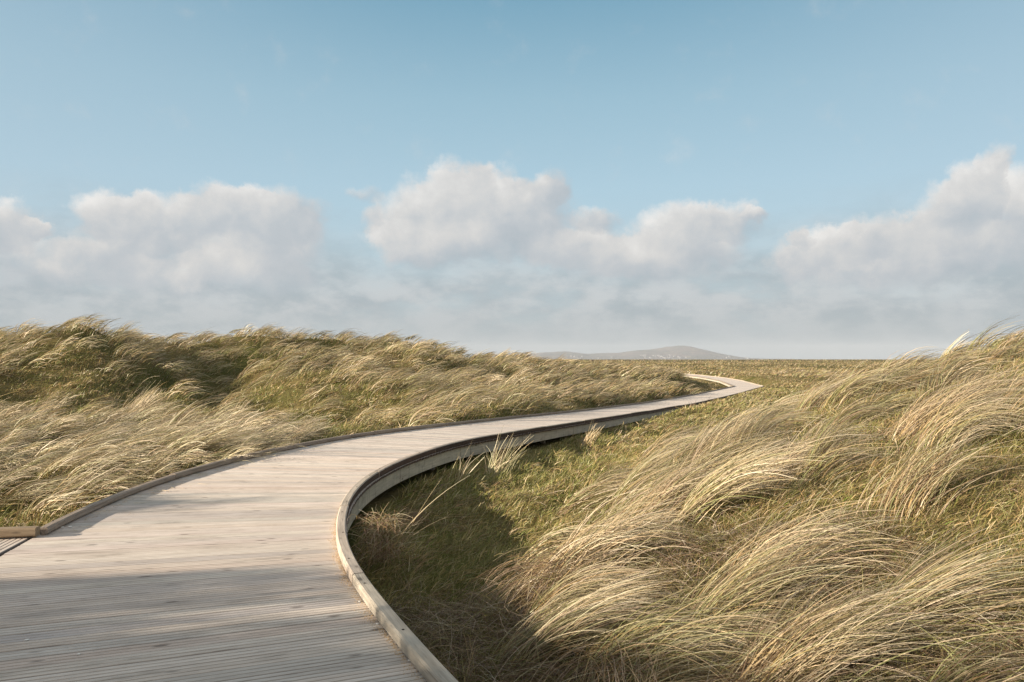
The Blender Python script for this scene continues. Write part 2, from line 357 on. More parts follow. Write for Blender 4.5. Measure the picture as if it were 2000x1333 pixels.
def wood_mat(name, c_a, c_b, c_dark, streak_axis='uv', gain=1.0, dirt=None):
    """weathered softwood; UV.x runs along the grain in metres, UV.y across it"""
    m, n, b = mat(name)
    uv = n.new('ShaderNodeUVMap').outputs[0]
    rnd = attr(n, 'rnd')
    shift = n.new('ShaderNodeCombineXYZ'); n.l.new(n.math('MULTIPLY', rnd.outputs['Fac'], 37.0), shift.inputs[0]); n.l.new(n.math('MULTIPLY', rnd.outputs['Fac'], 91.0), shift.inputs[2])
    p = n.vmath('ADD', uv, shift.outputs[0])
    grain = n.noise(n.vmath('MULTIPLY', p, (1.6, 42.0, 1.0)), 1.0, 5, 0.65, 0.4)
    fine = n.noise(n.vmath('MULTIPLY', p, (9.0, 170.0, 1.0)), 1.0, 3, 0.6)
    blot = n.noise(n.vmath('MULTIPLY', p, (2.2, 7.0, 1.0)), 1.0, 5, 0.6)
    g = n.sstep(grain.outputs[0], 0.32, 0.68)
    col = n.mix(g, c_a, c_b)
    col = n.mix(n.math('MULTIPLY', n.sstep(blot.outputs[0], 0.5, 0.75), 0.55), col, tuple(c * 1.18 for c in c_b))
    col = n.mix(n.math('MULTIPLY', n.sstep(blot.outputs[0], 0.47, 0.27), 0.6), col, tuple(c * 0.62 for c in c_a))
    col = n.mix(n.math('MULTIPLY', n.sstep(fine.outputs[0], 0.52, 0.72), 0.28), col, c_dark)
    # knots
    vo = n.new('ShaderNodeTexVoronoi'); vo.inputs['Scale'].default_value = 1.0
    n.l.new(n.vmath('MULTIPLY', p, (3.1, 9.0, 1.0)), vo.inputs['Vector'])
    sepc = n.new('ShaderNodeSeparateColor'); n.l.new(vo.outputs['Color'], sepc.inputs[0])
    kn = n.math('MULTIPLY', n.sstep(vo.outputs['Distance'], 0.20, 0.06), n.math('GREATER_THAN', sepc.outputs[0], 0.55))
    col = n.mix(n.math('MULTIPLY', kn, 0.75), col, c_dark)
    crk = n.noise(n.vmath('MULTIPLY', p, (2.6, 75.0, 1.0)), 1.0, 2, 0.5)
    col = n.mix(n.math('MULTIPLY', n.sstep(crk.outputs[0], 0.66, 0.74), 0.55), col, c_dark)
    # per-board tone
    tone = n.math('MULTIPLY_ADD', rnd.outputs['Fac'], 0.42, 0.80)
    col = n.mix(1.0, col, n.vmath('SCALE', (1, 1, 1), None) if False else n.ramp(rnd.outputs['Fac'], [(0.0, (.78, .78, .80)), (.2, (1.04, .98, .91)), (.4, (.90, .91, .88)), (.6, (1.06, 1.0, .97)), (.8, (1.08, 1.06, 1.0)), (1.0, (.96, .88, .82))]), 'MULTIPLY')
    if dirt is not None:
        col = n.mix(attr(n, 'groove').outputs['Fac'], col, dirt)
    n.l.new(col, b.inputs['Base Color'])
    b.inputs['Roughness'].default_value = 0.82
    bump = n.new('ShaderNodeBump'); bump.inputs['Strength'].default_value = 0.5; bump.inputs['Distance'].default_value = 0.004
    n.l.new(n.math('ADD', grain.outputs[0], n.math('MULTIPLY', fine.outputs[0], 0.6)), bump.inputs['Height']); n.l.new(bump.outputs[0], b.inputs['Normal'])
    return m
M_deck = wood_mat('weathered_deck_boards', (.495, .44, .40), (.63, .585, .55), (.11, .09, .08), dirt=(.17, .14, .125))
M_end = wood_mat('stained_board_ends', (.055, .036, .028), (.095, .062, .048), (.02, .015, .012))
M_kerb = wood_mat('weathered_kerb_timber', (.33, .29, .245), (.48, .43, .37), (.08, .065, .055))
M_fascia = wood_mat('grey_fascia_timber', (.37, .36, .31), (.50, .48, .42), (.09, .075, .065))
M_kerb_left = wood_mat('brown_grey_kerb_timber', (.20, .165, .135), (.32, .28, .24), (.06, .05, .04))  # darker brown-grey tone for the left-hand rails
# dark vertical runs of tannin on the fascia
_n = NT(M_fascia.node_tree); _b = _n.n['Principled BSDF']; _src = _b.inputs['Base Color'].links[0].from_socket
_uv = _n.new('ShaderNodeUVMap').outputs[0]
_st = _n.noise(_n.vmath('MULTIPLY', _uv, (11.0, 1.3, 1.0)), 1.0, 4, 0.7)
_n.l.new(_n.mix(_n.math('MULTIPLY', _n.sstep(_st.outputs[0], 0.52, 0.72), 0.8), _src, (.10, .085, .07)), _b.inputs['Base Color'])

M_bolt, n, b = mat('rusty_bolt'); b.inputs['Base Color'].default_value = (.03, .024, .02, 1); b.inputs['Roughness'].default_value = .7; b.inputs['Metallic'].default_value = .4

M_ground, n, b = mat('dune_soil')
geo = n.new('ShaderNodeNewGeometry').outputs['Position']
na = n.noise(geo, 0.35, 6, 0.6); nb = n.noise(geo, 4.0, 6, 0.7); nc = n.noise(geo, 0.05, 5, 0.6)
col = n.mix(n.sstep(na.outputs[0], .40, .62), (.085, .088, .028), (.165, .130, .058))
col = n.mix(n.math('MULTIPLY', n.sstep(nc.outputs[0], .42, .6), .6), col, (.21, .165, .075))
col = n.mix(n.math('MULTIPLY', n.sstep(nb.outputs[0], .45, .7), .4), col, (.06, .047, .025))
n.l.new(col, b.inputs['Base Color']); b.inputs['Roughness'].default_value = 1.0; b.inputs['Specular IOR Level'].default_value = 0.0
bp = n.new('ShaderNodeBump'); bp.inputs['Strength'].default_value = 1.0; bp.inputs['Distance'].default_value = .12
n.l.new(nb.outputs[0], bp.inputs['Height']); n.l.new(bp.outputs[0], b.inputs['Normal'])

def grass_mat(name, trans=0.32):
    m = bpy.data.materials.new(name); m.use_nodes = True; n = NT(m.node_tree); n.n.clear()
    a = attr(n, 'tint').outputs['Color']
    d = n.new('ShaderNodeBsdfDiffuse'); t = n.new('ShaderNodeBsdfTranslucent'); g = n.new('ShaderNodeBsdfGlossy'); g.inputs['Roughness'].default_value = .42
    n.l.new(a, d.inputs[0]); n.l.new(a, t.inputs[0]); g.inputs[0].default_value = (1, .97, .9, 1)
    mx = n.new('ShaderNodeMixShader'); mx.inputs[0].default_value = trans; n.l.new(d.outputs[0], mx.inputs[1]); n.l.new(t.outputs[0], mx.inputs[2])
    m2 = n.new('ShaderNodeMixShader'); m2.inputs[0].default_value = .035; n.l.new(mx.outputs[0], m2.inputs[1]); n.l.new(g.outputs[0], m2.inputs[2])
    o = n.new('ShaderNodeOutputMaterial'); n.l.new(m2.outputs[0], o.inputs[0])
    return m
M_grass = grass_mat('marram_leaf', .20)
M_turf = grass_mat('turf_leaf', .25)

M_sand, n, b = mat('blown_sand')
geo = n.new('ShaderNodeNewGeometry').outputs['Position']
n1 = n.noise(geo, 60, 4, .6)
n.l.new(n.mix(n1.outputs[0], (.36, .25, .14), (.60, .47, .32)), b.inputs['Base Color']); b.inputs['Roughness'].default_value = 1
M_shell, n, b = mat('bleached_shell')
geo = n.new('ShaderNodeNewGeometry').outputs['Position']
n.l.new(n.mix(n.noise(geo, 120, 3, .5).outputs[0], (.66, .63, .58), (.84, .83, .80)), b.inputs['Base Color']); b.inputs['Roughness'].default_value = .5
M_hill, n, b = mat('heather_hill')
geo = n.new('ShaderNodeNewGeometry').outputs['Position']
n1 = n.noise(geo, .004, 6, .6); n2 = n.noise(geo, .016, 5, .65)
col = n.mix(n.sstep(n1.outputs[0], .42, .6), (.060, .062, .060), (.100, .078, .080))
col = n.mix(n.math('MULTIPLY', n.sstep(n2.outputs[0], .52, .68), .6), col, (.22, .20, .11))
n.l.new(col, b.inputs['Base Color']); b.inputs['Roughness'].default_value = 1
M_house, n, b = mat('whitewashed_wall'); geo = n.new('ShaderNodeNewGeometry').outputs['Position']
n.l.new(n.mix(n.noise(geo, .5, 2, .5).outputs[0], (.24, .235, .23), (.30, .295, .29)), b.inputs['Base Color'])
M_slate, n, b = mat('slate_roof'); geo = n.new('ShaderNodeNewGeometry').outputs['Position']
n.l.new(n.mix(n.noise(geo, .5, 2, .5).outputs[0], (.10, .10, .11), (.15, .15, .16)), b.inputs['Base Color'])

# ------------------------------------------------------------------ ground sheet to the horizon
fine_a = np.linspace(R(-44), R(44), 760); coarse = np.r_[np.linspace(R(44), R(222), 46)[1:-1], np.linspace(R(222), R(316), 90)[:-1]]
ang = np.r_[fine_a, coarse]; NA = len(ang)
rad = np.r_[0.35, 0.7, np.geomspace(1.0, 6400, 400)]; NR = len(rad)
A, RR = np.meshgrid(ang, rad)
gx = (RR * np.sin(A)).ravel(); gy = (RR * np.cos(A)).ravel(); gz = land(gx, gy)
i, j = np.meshgrid(np.arange(NR - 1), np.arange(NA), indexing='ij'); j2 = (j + 1) % NA
gf = np.stack([i * NA + j, i * NA + j2, (i + 1) * NA + j2, (i + 1) * NA + j], -1).reshape(-1, 4)[:, ::-1]
gv = np.c_[gx, gy, gz]
tag(mesh_obj('ground', gv, gf.copy(), M_ground, smooth_=True), kind='structure')

# ------------------------------------------------------------------ boardwalk
rng = np.random.default_rng(7)
boardwalk = tag(empty('boardwalk', (float(cl[jc, 0]), float(cl[jc, 1]), 0.0)), 'long weathered timber boardwalk with raised kerbs curving away through the dunes', 'boardwalk')
BO = np.array([cl[jc, 0], cl[jc, 1], 0.0])
PW, GAP, TH = 0.145, 0.004, 0.032
def groove_profile(w, ridged):
    """(across, z, groove) points from the back edge to the front edge of one board"""
    if not ridged: return [(0, -.004, .6), (.004, 0, 0), (w - .004, 0, 0), (w, -.004, .6)]
    pts = []; k = 3; p = w / k
    for q in range(k):
        a = q * p
        pts += [(a, -.006, 1), (a + .006, -.006, 1), (a + .010, 0, 0), (a + p - .004, 0, 0)]
    pts += [(w, -.005, .8)]
    return pts
def add_board(V, Fc, Mi, UV, RN, GR, p0, p1, dirv, prof, zo, rn, slope=0.0):
    """one board from p0 to p1 (ends of its back edge are given per end), profile laid along dirv at both ends"""
    b0 = len(V); k = len(prof)
    L = float(np.linalg.norm(p1[0] - p0[0]))
    for e, (base, dv) in enumerate((p0, p1)):
        for (a, z, g) in prof:
            q = base + dv * a; V.append((q[0], q[1], z + zo + slope * a)); UV.append((e * L, a)); RN.append(rn); GR.append(g * .85)
        for (a, z) in ((prof[-1][0], -TH), (prof[0][0], -TH)):
            q = base + dv * a; V.append((q[0], q[1], z + zo + slope * a)); UV.append((e * L, a)); RN.append(rn); GR.append(1)
    m = k + 2
    for x in range(m):
        y = (x + 1) % m
        Fc.append((b0 + x, b0 + y, b0 + m + y, b0 + m + x)); Mi.append(0)
    Fc.append(tuple(b0 + x for x in range(m))[::-1]); Mi.append(1)
    Fc.append(tuple(b0 + m + x for x in range(m))); Mi.append(1)
V, Fc, Mi, UV, RN, GR = [], [], [], [], [], []
s = 3.0
while s < cs[-1] - 1:
    w = PW - GAP
    l0 = at_s(s, WID / 2 + rng.uniform(-.004, .004)); l1 = at_s(s + PW, WID / 2); r0 = at_s(s, -WID / 2 - rng.uniform(0, .012)); r1 = at_s(s + PW, -WID / 2)
    yc = at_s(s)[1]
    prof = groove_profile(w, -1 < yc < 13)
    dl = (l1 - l0) / PW; dr = (r1 - r0) / PW
    add_board(V, Fc, Mi, UV, RN, GR, (l0, dl), (r0, dr), None, prof, float(zs(s)) + rng.uniform(-.0018, .0018), rng.random(), float(zs(s + PW) - zs(s)) / PW)
    s += PW
V = np.array(V) - BO
deck = mesh_obj('deck', V, Fc, [M_deck, M_end], boardwalk, midx=Mi, attrs={'rnd': ('FLOAT', RN), 'groove': ('FLOAT', GR)}, uv=UV)

def sweep(name, pts, prof, mat_, parent, mslots=None, zoff=0.0, origin=BO, rn=None):
    """a timber swept along pts (N,2); prof is (left offset, z) counter-clockwise seen along the path"""
    t, nn = normals(pts); N = len(pts); k = len(prof)
    d = np.r_[0, np.cumsum(np.linalg.norm(np.diff(pts, axis=0), axis=1))]
    per = np.r_[0, np.cumsum([math.dist(prof[i], prof[(i + 1) % k]) for i in range(k)])]
    V = np.zeros((N, k, 3)); UVs = np.zeros((N, k, 2))
    for i, (o, zz) in enumerate(prof):
        V[:, i, :2] = pts + nn * o; V[:, i, 2] = zz + zoff; UVs[:, i, 0] = d; UVs[:, i, 1] = per[i]
    V = V.reshape(-1, 3) - origin
    Fs, mi = [], []
    for a in range(N - 1):
        for i in range(k):
            j = (i + 1) % k
            Fs.append((a * k + i, (a + 1) * k + i, (a + 1) * k + j, a * k + j)); mi.append(mslots[i] if mslots else 0)
    Fs.append(tuple(range(k))); mi.append(0); Fs.append(tuple((N - 1) * k + i for i in range(k))[::-1]); mi.append(0)
    rn = rng.random() if rn is None else rn
    o = mesh_obj(name, V, Fs, mat_, parent, midx=mi, attrs={'rnd': ('FLOAT', np.full(len(V), rn))}, uv=UVs.reshape(-1, 2))
    return o
def beam_prof(o0, o1, z0, z1, c=.011):
    return [(o0 + c, z0), (o1 - c, z0), (o1, z0 + c), (o1, z1 - c), (o1 - c, z1), (o0 + c, z1), (o0, z1 - c), (o0, z0 + c)]
def bolt(parent, p, z, origin):
    n = 8; V = [(p[0] + .008 * math.cos(2 * math.pi * i / n), p[1] + .008 * math.sin(2 * math.pi * i / n), z + h) for h in (-.004, .003) for i in range(n)]
    Fs = [(i, (i + 1) % n, n + (i + 1) % n, n + i) for i in range(n)] + [tuple(range(n, 2 * n))]
    mesh_obj('bolt', np.array(V) - origin, Fs, M_bolt, parent)
KW = 0.088
def kerb_run(sgn, s0, s1, bolts_until=0):
    s = s0
    while s < s1 - .5:
        Lr = rng.uniform(2.7, 3.3) if s < 40 else rng.uniform(3.4, 4.2)
        e = min(s + Lr, s1)
        n = max(4, int((e - s) / .14)); ss = np.linspace(s + .006, e - .006, n)
        o_out = sgn * (WID / 2 - .004); dz = rng.uniform(-.007, .007); do = rng.uniform(-.007, .007)
        pts = at_s(ss, o_out + do)
        if sgn > 0: pr = beam_prof(-.082, 0, .006, .076 + dz, .014); ms = [0] * 8; pts = pts + (normals(pts)[1]) * (.006 * fbm(ss / .5, ss * 0, 33, 2))[:, None]
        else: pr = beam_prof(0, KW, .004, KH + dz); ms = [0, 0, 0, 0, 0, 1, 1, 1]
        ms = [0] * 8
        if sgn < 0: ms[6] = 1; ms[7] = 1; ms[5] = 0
        kr = sweep('kerb_rail', pts, pr, [M_kerb if sgn < 0 else M_kerb_left, M_end], boardwalk, ms, zoff=zs(ss))
        if s < bolts_until:
            for sb in np.arange(s + rng.uniform(.2, .5), e - .1, 1.05):
                bolt(kr, at_s(sb, o_out - sgn * KW * .5 + rng.uniform(-.015, .015)), KH + dz, BO)
        s = e
s_far = cs[int(np.argmin(np.abs(cl[:, 1] - 160)))]
kerb_run(-1, 4.0, s_far, s_c + 6)
kerb_run(1, s_c, s_far, s_c + 6)
kerb_run(1, 4.0, s_c - WID - .05)
# fascia and posts under both edges
for sgn in (-1, 1):
    s = 4.0; k = 0
    while s < s_far - 1 and k < 48:
        e = s + 3.2
        if not (sgn > 0 and s < s_c):
            ss = np.linspace(s + .002, e - .002, 14)
            pr = beam_prof(0, .045, -.245, -.036, .004)
            sweep('fascia_board', at_s(ss, sgn * (WID / 2 - .055) - .0225), pr, M_fascia, boardwalk, zoff=zs(ss))
        s = e; k += 1
k = 0
for s in np.arange(5, s_far - 2, 2.9):
    if k >= 96: break
    for sgn in (-1, 1):
        p = at_s(s, sgn * (WID / 2 - .38)); tt = at_s(s + .05, sgn * (WID / 2 - .38)) - p; tt /= np.linalg.norm(tt)
        zb = -1.0
        sweep('support_post', np.array([p - tt * .05, p + tt * .05]), [(-.05, zb), (.05, zb), (.05, -.04), (-.05, -.04)], M_fascia, boardwalk, zoff=float(zs(s))); k += 1

# side boardwalk on the left: boards laid the other way
SO = np.array([corner[0], corner[1], 0.0])
sidewalk = tag(empty('side_boardwalk', tuple(SO)), 'short ridged side deck branching off at left, with a brown end kerb', 'boardwalk')
V, Fc, Mi, UV, RN, GR = [], [], [], [], [], []
a = 0.03
while a < 6.5:
    p_far = corner + c_n * a + c_t * 0.0; p_near = corner + c_n * a - c_t * (WID)
    # first boards follow the bulge of the main deck's edge
    add_board(V, Fc, Mi, UV, RN, GR, (p_near, c_n), (p_far, c_n), None, groove_profile(PW - GAP, True), rng.uniform(-.0015, .0015) + .002, rng.random())
    a += PW
a = .03 - PW                                      # shorter boards that fill the wedge beside the curving main deck
while a > -2.2:
    bs = np.linspace(0, WID, 80); q = corner + c_n * a - bs[:, None] * c_t
    free = bs[path_offset(q[:, 0], q[:, 1]) > WID / 2 + .015]
    if len(free) and WID - free.min() > .1:
        add_board(V, Fc, Mi, UV, RN, GR, (corner + c_n * a - c_t * WID, c_n), (corner + c_n * a - c_t * float(free.min()), c_n), None, groove_profile(PW - GAP, True), .002, rng.random())
    a -= PW
mesh_obj('deck', np.array(V) - SO, Fc, [M_deck, M_end], sidewalk, midx=Mi, attrs={'rnd': ('FLOAT', RN), 'groove': ('FLOAT', GR)}, uv=UV)
M_brown = wood_mat('brown_kerb_timber', (.19, .145, .10), (.29, .235, .17), (.06, .045, .035))
a0 = 0.0
for Lr in (3.1, 3.2):
    pts = np.array([corner + c_n * (a0 + f * Lr - .03) - c_t * .065 for f in np.linspace(0.0, .998, 14)])
    kr = sweep('kerb_rail', pts, beam_prof(-.055, .055, .014, KH + .006, .014), [M_brown], sidewalk, origin=SO)
    bolt(kr, corner + c_n * (a0 + .35) - c_t * .06, KH + .006, SO); a0 += Lr
pts = np.array([corner + c_n * f + c_t * .03 for f in np.linspace(.05, 6.4, 12)])
sweep('fascia_board', pts, beam_prof(-.022, .022, -.26, -.036, .004), M_fascia, sidewalk, origin=SO)

# ------------------------------------------------------------------ grass blades
def blades(rng, root, L, az, th0, th1, w, cb, ct_, seg=5, p=1.0, daz=0.3, roll=None, wtip=.25):
    N = len(root); t = np.linspace(0, 1, seg + 1)
    th = th0[:, None] + (th1 - th0)[:, None] * t[None, :] ** p
    am = az[:, None] + (rng.normal(0, 1, N) * daz)[:, None] * t[None, :]
    ds = (L / seg)[:, None]
    dx = np.sin(th) * np.cos(am); dy = np.sin(th) * np.sin(am); dz = np.cos(th)
    mid = lambda q: np.concatenate([np.zeros((N, 1)), np.cumsum((q[:, 1:] + q[:, :-1]) * .5 * ds, 1)], 1)
    P_ = np.stack([root[:, 0:1] + mid(dx), root[:, 1:2] + mid(dy), root[:, 2:3] + mid(dz)], -1)
    T = np.stack([dx, dy, dz], -1)
    side = np.stack([-np.sin(am), np.cos(am), np.zeros_like(am)], -1); nor = np.cross(T, side)
    ro = (rng.uniform(0, math.pi, N) if roll is None else roll)[:, None, None]
    sv = np.cos(ro) * side + np.sin(ro) * nor
    wd = (w[:, None] * (1 - (1 - wtip) * t[None, :] ** 1.6))[..., None] * .5
    V = np.stack([P_ - sv * wd, P_ + sv * wd], 2).reshape(-1, 3)
    C = cb[:, None, :] + (ct_ - cb)[:, None, :] * (t[None, :, None] ** 1.4)  # root colour held up the blade: brown sheath plus painted-in self-shadow
    C = np.repeat(C[:, :, None, :], 2, 2).reshape(-1, 3)
    b = (np.arange(N) * (seg + 1) * 2)[:, None] + (np.arange(seg) * 2)[None, :]
    Fq = np.stack([b, b + 1, b + 3, b + 2], -1).reshape(-1, 4)
    return V, Fq, C
def join(parts):
    Vs, Fs, Cs, o = [], [], [], 0
    for v, f, c in parts: Vs.append(v); Fs.append(f + o); Cs.append(c); o += len(v)
    return np.concatenate(Vs), np.concatenate(Fs), np.concatenate(Cs)
def grass_obj(name, parts, m, loc=None, shift=None):
    v, f, c = join(parts)
    if shift is not None: v = v - np.array(shift)
    c4 = np.c_[np.clip(c, .004, .9), np.ones(len(c))]
    return mesh_obj(name, v, f, m, loc=loc, attrs={'tint': ('FLOAT_COLOR', c4)}, smooth_=False)
PAL = {'straw': (.53, .425, .275), 'pale': (.68, .595, .445), 'gold': (.43, .30, .135), 'grey': (.46, .395, .31), 'green': (.27, .275, .115), 'olive': (.20, .185, .06), 'brown': (.21, .135, .085), 'moss': (.125, .130, .036), 'dead': (.15, .098, .072), 'russet': (.30, .185, .135), 'bright': (.14, .21, .035)}
def palette(rng, N, mix_):
    ks = list(mix_); pr = np.array([mix_[k] for k in ks], float); pr /= pr.sum()
    c = np.array([PAL[k] for k in ks])[rng.choice(len(ks), N, p=pr)]
    return c * rng.uniform(.78, 1.18, (N, 1)) * rng.uniform(.95, 1.05, (N, 3))
def wind(x, y): return R(9) + .42 * fbm(x / 5, y / 5, 41, 2) + .25 * fbm(x / 1.3, y / 1.3, 43, 2)
def on_deck(x, y):
    d = path_offset(x, y); a, b = side_deck_coords(x, y)
    return (np.abs(d) < WID / 2 + .03) | ((a > -.3) & (a < 7) & (b > -.05) & (b < WID))
def scatter_polar(rng, n, a0, a1, r0, r1, power):
    """random ground points, thinner with distance"""
    a = rng.uniform(R(a0), R(a1), n); u = rng.random(n); q = power + 1
    r = (r0 ** q + u * (r1 ** q - r0 ** q)) ** (1 / q)
    return r * np.sin(a), r * np.cos(a)
def patchy(x, y): return fbm(x / 2.4, y / 2.4, 61, 3)
def marram_cover(x, y, z):
    """0 = short turf, 1 = tall marram"""
    u = x / np.maximum(y, .5); d = path_offset(x, y)
    right = sst(x - foot(y) + .5 * fbm(x / 1.5, y / 1.5, 71, 2), 0, .7) * (x > -2) * (y < 120)
    onleft = (d > 0) | (x < -4)
    near = sst(y + .2 * (x + 4.5), 10.0, 11.4) * (1 - sst(y, 17.5, 20.5)) * (1 - sst(u, -.33, -.25))
    dune = sst(z + .35 * fbm(x / 4, y / 4, 73, 2), .35, .95)
    east = sst(u, -.17, -.09)
    left = np.maximum(np.maximum(near, dune), east) * np.where(y > 15, sst(d, 1.7, 3.4), 1.0)
    return np.where(onleft & (u < .35), left, right)

# tall marram on the right-hand dune: leaning clumps
rg = np.random.default_rng(11)
def poisson(rg, x, y, rad_):
    """keep points no closer to each other than rad_ (one radius per point)"""
    cell = .5; grid = {}; keep = []
    for k in range(len(x)):
        r = rad_[k]; gx_, gy_ = int(x[k] // cell), int(y[k] // cell); w = int(r // cell) + 1; ok = True
        for a in range(gx_ - w, gx_ + w + 1):
            for b in range(gy_ - w, gy_ + w + 1):
                for q in grid.get((a, b), ()):
                    if (x[q] - x[k]) ** 2 + (y[q] - y[k]) ** 2 < r * r: ok = False; break
                if not ok: break
            if not ok: break
        if ok: keep.append(k); grid.setdefault((gx_, gy_), []).append(k)
    return np.array(keep, int)
def clumps(rg, cx, cy, per, spread, Lm, width, seg, mix_t, mix_b, lean=(.55, .12), droop=(1.62, .12), nsub=5, azj=.10, caz_j=.16, rise=.10):
    """leaning tussocks, each of a few combed bundles of nearly parallel blades"""
    n = len(cx); per = np.broadcast_to(per, (n,)).astype(int); spread = np.broadcast_to(spread, (n,))
    idx = np.repeat(np.arange(n), per); N = len(idx); sub = rg.integers(0, nsub, N); key = idx * nsub + sub
    so = rg.normal(0, 1, (n * nsub, 2)) * .75
    off = (so[key] + rg.normal(0, 1, (N, 2)) * .5) * spread[idx][:, None]
    x = cx[idx] + off[:, 0]; y = cy[idx] + off[:, 1]
    ok = ~on_deck(x, y); x, y, idx, key, off = x[ok], y[ok], idx[ok], key[ok], off[ok]; N = len(idx)
    hump = np.exp(-(off ** 2).sum(1) / (2 * (spread[idx] * .9) ** 2)) * rise
    z = land(x, y) - .02 + hump
    L = np.broadcast_to(Lm, (n,))[idx] * rg.lognormal(0, .16, n)[idx] * rg.lognormal(0, .12, n * nsub)[key] * rg.uniform(.6, 1.18, N)
    az = (wind(cx, cy) + rg.normal(0, caz_j, n))[idx] + rg.normal(0, .20, n * nsub)[key] + rg.normal(0, azj, N)
    ox = off[:, 0] / spread[idx]; oy = off[:, 1] / spread[idx]
    az = np.arctan2(np.sin(az) + .16 * oy, np.cos(az) + .10 * ox)
    th0 = np.abs(lean[0] + rg.normal(0, lean[1], n)[idx] + rg.normal(0, .14, n * nsub)[key] + rg.normal(0, .10, N))
    th1 = np.maximum(th0 + .2, droop[0] + rg.normal(0, droop[1], n)[idx] + rg.normal(0, .16, n * nsub)[key] + rg.normal(0, .12, N))
    stray = rg.random(N) < .07                    # broken and dead leaves lie across the rest
    az = az + stray * rg.normal(0, .45, N); th1 = np.where(stray, rg.uniform(1.4, 2.4, N), th1); th0 = np.where(stray, th0 + .25, th0); L = L * np.where(stray, .6, 1.0)
    w = np.broadcast_to(width, (n,))[idx] * rg.uniform(.7, 1.3, N)
    tone = (1 + rg.normal(0, .09, n))[idx][:, None] * (1 + rg.normal(0, .09, n * nsub))[key][:, None]
    return blades(rg, np.c_[x, y, z], L, az, th0, th1, w, palette(rg, N, mix_b) * tone, palette(rg, N, mix_t) * tone, seg, p=.8, daz=.14)
MT = {'straw': 4, 'pale': 5, 'grey': 2, 'gold': .8, 'green': 1.1}
MB = {'straw': 1, 'gold': 1.4, 'green': 2.2, 'olive': 2, 'brown': 1.8}
def fuzz(rg, x, y, Lm, wd, seg, mx):
    """fine gold undergrowth between the tussocks"""
    ok = ~on_deck(x, y); x, y = x[ok], y[ok]; N = len(x)
    return blades(rg, np.c_[x, y, land(x, y) - .02], Lm * rg.uniform(.5, 1.3, N) * (1 + .4 * fbm(x / .7, y / .7, 97, 2)), wind(x, y) + rg.normal(0, .8, N), np.abs(rg.normal(.5, .3, N)), rg.normal(1.5, .4, N), wd * rg.uniform(.7, 1.3, N), palette(rg, N, {'olive': 3, 'brown': 2, 'gold': 2}), palette(rg, N, mx), seg, daz=.5)
parts = []
cx, cy = scatter_polar(rg, 26000, -4, 44, 2.4, 34, .8)
keep = (cx > foot(cy)) & (path_offset(cx, cy) < -1.8)
cx, cy = cx[keep], cy[keep]
gapn = fbm(cx / 1.9, cy / 1.5, 81, 2)
thr = np.where((cy < 9) & (cx > 1.2), -.02, -.30)
keep = (rg.random(len(cx)) < sst(gapn - thr, 0, .2)) & ((cy > 4.5) | (rg.random(len(cx)) < .12))
cx, cy = cx[keep], cy[keep]; rr = np.hypot(cx, cy)
k = poisson(rg, cx, cy, .58 + .013 * rr); cx, cy, rr = cx[k], cy[k], rr[k]
RIGHT = (cx, cy)
for lo, hi, per, wd, sg, Lm in [(0, 6, 400, .0042, 8, .86), (6, 10, 350, .0050, 7, .84), (10, 16, 190, .0075, 6, .82), (16, 34, 90, .012, 5, .78)]:
    m = (rr >= lo) & (rr < hi)
    if m.any(): parts.append(clumps(rg, cx[m], cy[m], per, .115 + .004 * rr[m], Lm, wd, sg, MT, MB, lean=(.60, .16), droop=(1.74, .15), rise=.20))
tag(grass_obj('marram_grass', parts, M_grass), 'tall straw coloured marram grass blown flat across the right-hand dune', 'grass', kind='stuff')
print('right clumps', len(cx))
parts = []
for n_, r0, r1, L_, w_ in [(90000, 2.4, 8, .16, .0036), (80000, 7, 18, .18, .006), (30000, 16, 34, .20, .012)]:
    x, y = scatter_polar(rg, n_, -4, 44, r0, r1, .7); ok = x > foot(y) - .05 + .4 * fbm(x / .9, y / .9, 99, 2); x, y = x[ok], y[ok]
    parts.append(fuzz(rg, x, y, L_, w_, 3, {'gold': 1.5, 'straw': .5, 'olive': 3, 'brown': 2.2, 'moss': 3.5, 'dead': 1, 'bright': .5}))
tag(grass_obj('undergrowth', parts, M_grass), 'fine gold and olive undergrowth between the tussocks of the right-hand dune', 'undergrowth', kind='stuff')

# marram on the near left and over the left-hand dune
rg = np.random.default_rng(12); parts = []
cx, cy = scatter_polar(rg, 16000, -44, -12, 7.3, 22, .8)
d = path_offset(cx, cy); keep = (d > 1.5 + .9 * (1 - sst(cy, 13, 17)) * (rg.random(len(cx)) < .85)) & ~on_deck(cx, cy); cx, cy = cx[keep], cy[keep]
mc = marram_cover(cx, cy, land(cx, cy)); keep = rg.random(len(cx)) < mc * sst(fbm(cx / 1.8, cy / 1.8, 83, 2), -.55, -.1); cx, cy = cx[keep], cy[keep]
k = poisson(rg, cx, cy, np.full(len(cx), .40)); cx, cy = cx[k], cy[k]
rr = np.hypot(cx, cy)
for lo, hi, per, wd, sg in [(0, 12, 130, .0068, 7), (12, 30, 105, .009, 5)]:
    m = (rr >= lo) & (rr < hi)
    if m.any(): parts.append(clumps(rg, cx[m], cy[m], per, .13, .70, wd, sg, {'pale': 5, 'straw': 3.5, 'grey': 2, 'green': 1.0}, MB, lean=(.6, .14), droop=(1.66, .14), rise=.08))
